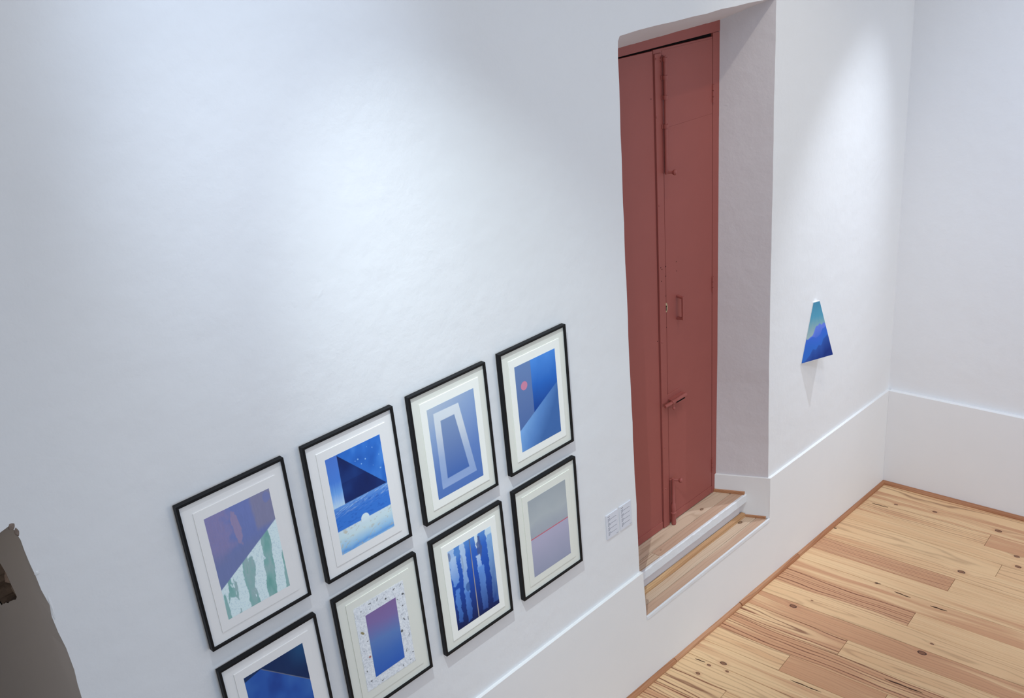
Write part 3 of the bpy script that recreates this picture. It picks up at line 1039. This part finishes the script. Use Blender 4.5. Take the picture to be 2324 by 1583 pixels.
def art_3(u, v):          # pale trapezoid outline on fading blue
    img = grad(v * .85 + .25 * u * (1 - v) , [(0, (166, 178, 192)), (.25, (134, 156, 190)), (.6, (92, 122, 178)), (1, (66, 102, 168))])
    ring = inside(u, v, [(.12, .07), (.65, .075), (.87, .905), (.11, .91)])
    inner = inside(u, v, [(.245, .175), (.54, .175), (.72, .815), (.24, .82)])
    tt = v
    rc = grad(v - .10 * u, [(0, (204, 210, 214)), (.25, (196, 202, 208)), (.55, (150, 168, 198)), (.8, (134, 156, 196)), (1, (150, 170, 205))])
    img = lay(img, ring, rc)
    ic = grad((v - .175) / .64, [(0, (120, 140, 174)), (.5, (98, 122, 168)), (1, (66, 100, 164))])
    return lay(img, inner, ic)


def art_4(u, v):          # pink disc, blue planes
    left = grad(v, [(0, (98, 124, 168)), (.4, (88, 112, 158)), (1, (60, 92, 150))])
    mid = grad(v / .6 + .15 * (vnoise(u, v, 5, 5, 60) - .5), [(0, (70, 130, 205)), (.5, (36, 96, 178)), (1, (16, 62, 138))])
    img = lay(left, ss(.376, .382, u), mid)
    lowr = ss(-.004, .004, v - (.745 - .357 * u))
    lc = grad((u * .9 + (v - .4) * .9) + .1 * (vnoise(u, v, 6, 6, 61) - .5), [(0, (120, 164, 214)), (.35, (116, 160, 210)), (.7, (82, 126, 184)), (1, (58, 98, 156))])
    img = lay(img, lowr, lc)
    d = np.sqrt(((u - .19) / .078) ** 2 + ((v - .252) / .050) ** 2)
    img = lay(img, ss(1.03, .95, d), C(196, 118, 142))
    img = lay(img, ss(.88, .80, d), C(190, 124, 148))
    return img


def art_5(u, v):          # dark blue triangle planes
    img = grad(vnoise(u, v, 3, 3, 70) * .8 + .2 * v, [(0, (26, 56, 92)), (.5, (20, 42, 84)), (1, (12, 26, 62))])
    img = lay(img, ss(.6, 1.0, u) * ss(.35, .0, v) * .6, C(34, 84, 128))
    line = .01 + (u - .28) * .57
    lf = ss(-.004, .004, v - line) * ss(-.003, .003, v - (.01 + (.28 - u) * .145))
    bc = grad(vnoise(u, v, 4, 4, 71) * .9 + .15 * v, [(0, (58, 104, 172)), (.5, (40, 82, 158)), (1, (24, 46, 120))])
    img = lay(img, lf, bc)
    img = lay(img, ss(.008, .003, np.abs(v - line)) * ss(.28, .30, u) * .8, C(108, 112, 126))
    return img


def art_6(u, v):          # violet to blue fade
    return grad(v + .06 * (vnoise(u, v, 4, 4, 80) - .5) + .1 * (1 - u) * (1 - v), [(0, (122, 96, 142)), (.22, (118, 102, 152)), (.5, (88, 118, 172)), (.75, (62, 102, 172)), (1, (44, 88, 170))])


def art_6_paper(u, v):    # handmade paper flecked with plant bits
    img = grad(vnoise(u, v, 60, 80, 90, 2), [(0, (186, 190, 196)), (.45, (222, 226, 230)), (1, (244, 246, 248))])
    fl = [(.46, .04, .008, .022, .4), (.62, .09, .018, .012, 0), (.80, .04, .022, .007, -.4), (.94, .035, .006, .022, .9), (.96, .15, .024, .012, .5), (.84, .18, .016, .004, .3), (.92, .28, .016, .007, -.3), (.91, .44, .007, .026, -.5), (.99, .46, .004, .028, 0),
          (.96, .65, .006, .022, .6), (.86, .81, .006, .03, .5), (.98, .88, .014, .008, .3), (.91, .95, .012, .006, -.5), (.75, .965, .006, .014, 0), (.31, .975, .02, .007, -.2), (.05, .76, .01, .01, 0), (.15, .62, .022, .014, .5), (.09, .31, .018, .030, -.7), (.13, .07, .012, .006, 0), (.31, .04, .028, .006, 0), (.16, .43, .014, .006, 0), (.83, .56, .022, .018, -.3),
          (.10, .90, .02, .007, .4), (.06, .52, .014, .003, .6), (.30, .10, .01, .003, .3), (.88, .37, .012, .003, .2)]
    for i, (a, b, ru, rv, t) in enumerate(fl):
        du, dv = (u - a) * 1.0, (v - b) * 1.65
        x = du * math.cos(t) + dv * math.sin(t)
        y = -du * math.sin(t) + dv * math.cos(t)
        d = np.sqrt((x / ru) ** 2 + (y / (rv * 1.4)) ** 2)
        col = C(176, 118, 108) if i == 16 else (C(148, 138, 100) if i == 17 else C(92, 94, 96))
        img = lay(img, ss(1.3, .9, d), col)
    return img


def art_7(u, v):          # blue stripes with torn pale streaks
    img = grad(v + .05 * (vnoise(u, v, 3, 3, 100) - .5) - .18 * ss(.5, .0, u) * ss(.3, 0, v), [(0, (82, 132, 196)), (.15, (46, 96, 184)), (.45, (26, 74, 165)), (.75, (18, 50, 122)), (1, (12, 26, 72))])
    n = vnoise(u, v, 16, 11, 101)

    def streak(img, a, b, v0, v1, seed, top, bot, rag=.05):
        e1 = (vnoise(u * 0 + .5, v, 1, 22, seed, 4) - .5) * rag * 2
        e2 = (vnoise(u * 0 + .7, v, 1, 19, seed + 1, 4) - .5) * rag * 2
        m_ = ss(-.006, .006, u - a - e1) * ss(.006, -.006, u - b - e2) * ss(v0 - .01, v0 + .01, v) * ss(v1 + .01, v1 - .01, v + .06 * (n - .5))
        sc = grad((v - v0) / (v1 - v0) + .25 * (vnoise(u, v, 14, 10, seed + 3) - .5), [(0, top), (1, bot)])
        return lay(img, m_, sc)
    img = streak(img, .00, .13, -.1, .36, 110, (178, 200, 224), (112, 156, 212))
    img = streak(img, .03, .17, .10, .44, 112, (170, 195, 224), (92, 138, 205))
    img = streak(img, .05, .15, .50, .93, 114, (82, 132, 206), (40, 80, 150))
    img = lay(img, blob(u, v, .02, .07, .03, .05, 115) * .8, C(96, 112, 150))
    img = streak(img, .255, .375, -.1, .62, 118, (186, 206, 226), (92, 138, 200), .035)
    img = streak(img, .25, .365, .60, .97, 121, (76, 122, 196), (36, 72, 142), .03)
    img = lay(img, blob(u, v, .34, .55, .045, .055, 122) * .85, C(52, 90, 152))
    img = lay(img, blob(u, v, .285, .24, .018, .10, 123) * .5, C(120, 140, 170))
    img = streak(img, .615, .69, -.1, .16, 126, (206, 220, 232), (196, 212, 230), .03)
    img = lay(img, blob(u, v, .69, .16, .055, .13, 127, .35) * .9, C(66, 86, 138))
    img = lay(img, blob(u, v, .64, .05, .03, .05, 128, .4), C(204, 218, 232))
    img = streak(img, .60, .70, .25, .44, 130, (172, 194, 224), (112, 156, 216), .03)
    img = streak(img, .61, .745, .40, .96, 132, (96, 142, 210), (34, 62, 128), .03)
    img = streak(img, .86, 1.1, -.1, .10, 135, (196, 212, 224), (180, 204, 220), .03)
    img = streak(img, .875, 1.1, .08, .95, 137, (128, 168, 212), (38, 70, 136), .035)
    img = lay(img, ss(.006, .002, np.abs(u - .487)) * .9, C(36, 48, 84))
    img = lay(img, ss(.012, .006, np.abs(u - .497)), grad(v, [(0, (104, 118, 140)), (.3, (150, 146, 150)), (1, (172, 160, 152))]))
    return img


def art_8(u, v):          # grey over lilac, thin red line
    a = grad(v / .5 + .35 * (vnoise(u, v, 3, 5, 140) - .5), [(0, (150, 156, 160)), (.6, (162, 168, 170)), (1, (150, 155, 164))])
    b = grad((v - .5) / .5 + .2 * (vnoise(u, v, 4, 5, 141) - .5), [(0, (164, 160, 180)), (1, (140, 144, 164))])
    img = lay(a, ss(.499, .503, v), b)
    return lay(img, ss(.0065, .0045, np.abs(v - .501)), C(186, 78, 92))


def art_slope(u, v):      # trapezoid: teal sky over blue ridges
    img = grad(v + .06 * (vnoise(u, v, 8, 3, 150) - .5), [(0, (62, 122, 150)), (.25, (74, 136, 160)), (.42, (116, 150, 158)), (.56, (138, 158, 160))])
    ridge = .60 - .20 * ss(.15, .55, u) + .015 * np.sin(u * 26) - .05 * ss(.7, 1.0, u) * 0
    c1 = grad((v - ridge) * 5, [(0, (92, 112, 196)), (1, (66, 100, 186))])
    img = lay(img, ss(-.006, .006, v - ridge), c1)
    r2 = .60 + .015 * np.sin(u * 17) - .13 * ss(.62, .82, u)
    c2 = grad((v - r2) * 3, [(0, (52, 92, 184)), (.5, (42, 92, 176)), (1, (40, 92, 172))])
    img = lay(img, ss(-.01, .01, v - r2), c2)
    r3 = .98 - .16 * ss(.1, .35, u) - .05 * ss(.4, .6, u) - .14 * ss(.6, .9, u) + .012 * np.sin(u * 31)
    img = lay(img, ss(-.012, .012, v - r3), grad((v - r3) * 4, [(0, (40, 76, 150)), (1, (20, 44, 112))]))
    return img


def paint_grid(name, corners, fn, nu, nv, parent, origin, thick=0.0008, ragged=0.0, gain=1.27):
    """flat sheet spanned by 4 corners (TL, TR, BR, BL), colours stored per vertex; thin sides added"""
    TL, TR, BR, BL = [np.array(c, float) for c in corners]
    uu, vv = np.meshgrid(np.linspace(0, 1, nu + 1), np.linspace(0, 1, nv + 1))
    P = (TL * (1 - uu)[..., None] + TR * uu[..., None]) * (1 - vv)[..., None] + (BL * (1 - uu)[..., None] + BR * uu[..., None]) * vv[..., None]
    if ragged:
        e = np.random.default_rng(5)
        du = (TR - TL)
        dv = (BL - TL)
        for (sl, d, sg) in (((slice(None), 0), du, 1), ((slice(None), -1), du, -1), ((0, slice(None)), dv, 1), ((-1, slice(None)), dv, -1)):
            k = P[sl].shape[0]
            P[sl] += (e.uniform(-1, 1, k) * ragged)[:, None] * d[None, :] * sg
    col = np.clip(fn(uu, vv) * gain, 0, 0.93)
    nrm = np.cross(TR - TL, BL - TL)
    nrm /= np.linalg.norm(nrm)
    V = (P - np.array(origin)).reshape(-1, 3)
    idx = np.arange((nu + 1) * (nv + 1)).reshape(nv + 1, nu + 1)
    q = np.stack([idx[:-1, :-1], idx[1:, :-1], idx[1:, 1:], idx[:-1, 1:]], -1).reshape(-1, 4)
    # skirt
    border = list(idx[0, :]) + list(idx[1:, -1]) + list(idx[-1, -2::-1]) + list(idx[-2:0:-1, 0])
    back = V[border] + nrm * thick
    nb = len(border)
    base_i = len(V)
    allv = np.vstack([V, back])
    sk = [(border[i], border[(i + 1) % nb], base_i + (i + 1) % nb, base_i + i) for i in range(nb)]
    me = bpy.data.meshes.new(name)
    faces = [tuple(int(t) for t in r_) for r_ in q] + [tuple(int(t) for t in r_) for r_ in sk]
    me.from_pydata([tuple(p) for p in allv], [], faces)
    ca = me.color_attributes.new('paint', 'FLOAT_COLOR', 'POINT')
    cc = np.vstack([col.reshape(-1, 3), col.reshape(-1, 3)[border] * 0 + 0.75])
    ca.data.foreach_set('color', np.hstack([cc, np.ones((len(cc), 1))]).ravel())
    me.materials.append(M['art'])
    me.update()
    o = bpy.data.objects.new(name, me)
    COL.objects.link(o)
    o.parent = parent
    return o


# ------------------------------------------------------------------ framed pictures
FW, FH, FD, LIP = 0.400, 0.5745, 0.0262, 0.0095
PICS = [
    (0.9946, 2.3322, 'mat_white', 'mat_white', art_1, 'black framed print of mauve slope above green and white streaks, leftmost of the upper row'),
    (1.4707, 2.3325, 'mat_white', 'mat_white', art_2, 'black framed blue print with dark triangle and pale half sun on white band'),
    (1.9449, 2.3347, 'mat_grey', 'sheet', art_3, 'black framed print of pale trapezoid outline on fading blue'),
    (2.4222, 2.3357, 'mat_grey', 'sheet', art_4, 'black framed print of blue planes with a small pink disc'),
    (0.9949, 1.6711, 'mat_white', 'mat_white', art_5, 'black framed dark navy print with brighter blue triangle, leftmost of the lower row'),
    (1.4738, 1.6756, 'mat_grey', 'mat_grey', art_6, 'black framed violet to blue panel mounted on flecked handmade paper'),
    (1.9513, 1.6762, 'mat_grey', 'sheet', art_7, 'black framed print of torn pale streaks on deep blue stripes'),
    (2.4228, 1.6808, 'mat_grey', 'mat_grey', art_8, 'black framed grey and lilac print split by a thin red line'),
]
for i, (x, z, mat, sheet, fn, lab) in enumerate(PICS):
    org = (x + FW / 2, 0.0, z - FH)
    root = empty('framed_print', org)
    tag(root, lab, 'picture', 'black framed prints in two rows on the long wall')
    x1, z0 = x + FW, z - FH
    f = MB()
    yo, yi = -FD, -0.003
    O = [(x, z0), (x1, z0), (x1, z), (x, z)]
    I = [(x + LIP, z0 + LIP), (x1 - LIP, z0 + LIP), (x1 - LIP, z - LIP), (x + LIP, z - LIP)]
    V = [(a, yo, b) for a, b in O] + [(a, yo, b) for a, b in I] + [(a, yi, b) for a, b in O] + [(a, yi, b) for a, b in I]
    F = []
    for k in range(4):
        j = (k + 1) % 4
        F += [(k, j, 4 + j, 4 + k), (8 + k, 8 + j, j, k), (4 + k, 4 + j, 12 + j, 12 + k), (8 + k, 12 + k, 12 + j, 8 + j)]
    f.add(V, F)
    f.build('frame', M['black'], root, org, 0.0008)
    MB().box(x + .004, x1 - .004, -.0085, -.0005, z0 + .004, z - .004).build('backing_board', M['subfloor'], root, org)
    MB().box(x + LIP - .001, x1 - LIP + .001, -.0175, -.0087, z0 + LIP - .001, z - LIP + .001).build('mat_board', M[mat], root, org)
    sh = MB().box(x + .0505, x + .3580, -.0203, -.0172, z - .5285, z - .0515).build('print_sheet', M[sheet], root, org, 0.0006)
    ys = -.0206
    if fn is art_6:
        pp = paint_grid('handmade_paper', [(x + .0795, ys - .0008, z - .086), (x + .321, ys - .0008, z - .088), (x + .321, ys - .0008, z - .490), (x + .0775, ys - .0008, z - .488)], art_6_paper, 130, 215, sh, org, .001, .006, 1.06)
        pp['label'] = 'white handmade paper flecked with brown and grey bits'
        cr = [(x + .1265, ys - .0018, z - .1425), (x + .2745, ys - .0018, z - .1435), (x + .2715, ys - .0018, z - .4405), (x + .1245, ys - .0018, z - .443)]
        nu, nv = 40, 80
    else:
        cr = [(x + .0815, ys, z - .0875), (x + .3265, ys, z - .0885), (x + .3275, ys, z - .4925), (x + .0815, ys, z - .4915)]
        nu, nv = 150, 240
    paint_grid('print_image', cr, fn, nu, nv, sh, org)

# ------------------------------------------------------------------ text labels
for i, (x0, x1, lab) in enumerate([(3.0275, 3.1155, 'small printed text card on the wall, the one nearer the framed prints'), (3.1290, 3.2185, 'small printed text card on the wall, the one nearer the red door')]):
    z1_, z0_ = 1.2415, 1.1035
    org = ((x0 + x1) / 2, 0, z0_)
    root = empty('text_card', org)
    tag(root, lab, 'label', 'caption cards beside the door')
    MB().box(x0, x1, -.0055, 0, z0_, z1_).build('card', M['label_card'], root, org, .0005)
    t = MB()
    rt = random.Random(40 + i)
    w = x1 - x0

    def bar(a, b, z, h=.0013):
        t.box(x0 + a * w, x0 + b * w, -.00575, -.0054, z - h, z + h)
    bar(.12, .30, z1_ - .0125, .0016)
    for k in range(4):
        zz = z1_ - .024 - k * .0262
        bar(.13, .13 + rt.uniform(.12, .24), zz)
        bar(.13, .86, zz - .0058, .0009)
        bar(.13, .13 + rt.uniform(.14, .22), zz - .0105, .0008)
        bar(.13, .13 + rt.uniform(.06, .12), zz - .0152)
    bar(.80, .95, z0_ + .006, .0009)
    t.build('printed_lines', M['ink'], root, org)

# ------------------------------------------------------------------ trapezoid wedge painting
org = (4.94, 0, 1.383)
root = empty('trapezoid_painting', org)
tag(root, 'small trapezoid painting of blue mountains under a teal sky, angled out from the wall', 'painting')
TLp, TRp, BRp, BLp = (4.954, -.004, 1.7395), (4.9972, -.0207, 1.7395), (5.0565, -.0893, 1.3828), (4.835, -.004, 1.3830)
w = MB()
w.add([BLp, BRp, TRp, TLp, (BLp[0], 0, BLp[2]), (BRp[0], 0, BRp[2]), (TRp[0], 0, TRp[2]), (TLp[0], 0, TLp[2])],
      [(0, 1, 2, 3), (4, 7, 6, 5), (0, 4, 5, 1), (1, 5, 6, 2), (2, 6, 7, 3), (3, 7, 4, 0)])
w.build('wedge_body', M['canvas_white'], root, org)
nrmv = (Vector(BRp) - Vector(BLp)).cross(Vector(TLp) - Vector(BLp)).normalized()
if nrmv.y > 0:
    nrmv = -nrmv
cen = (Vector(TLp) + Vector(TRp) + Vector(BRp) + Vector(BLp)) / 4
crn = [tuple(cen + (Vector(p) - cen) * 0.985 + nrmv * 0.0012) for p in (TLp, TRp, BRp, BLp)]
paint_grid('painted_face', crn, art_slope, 90, 150, root, org)
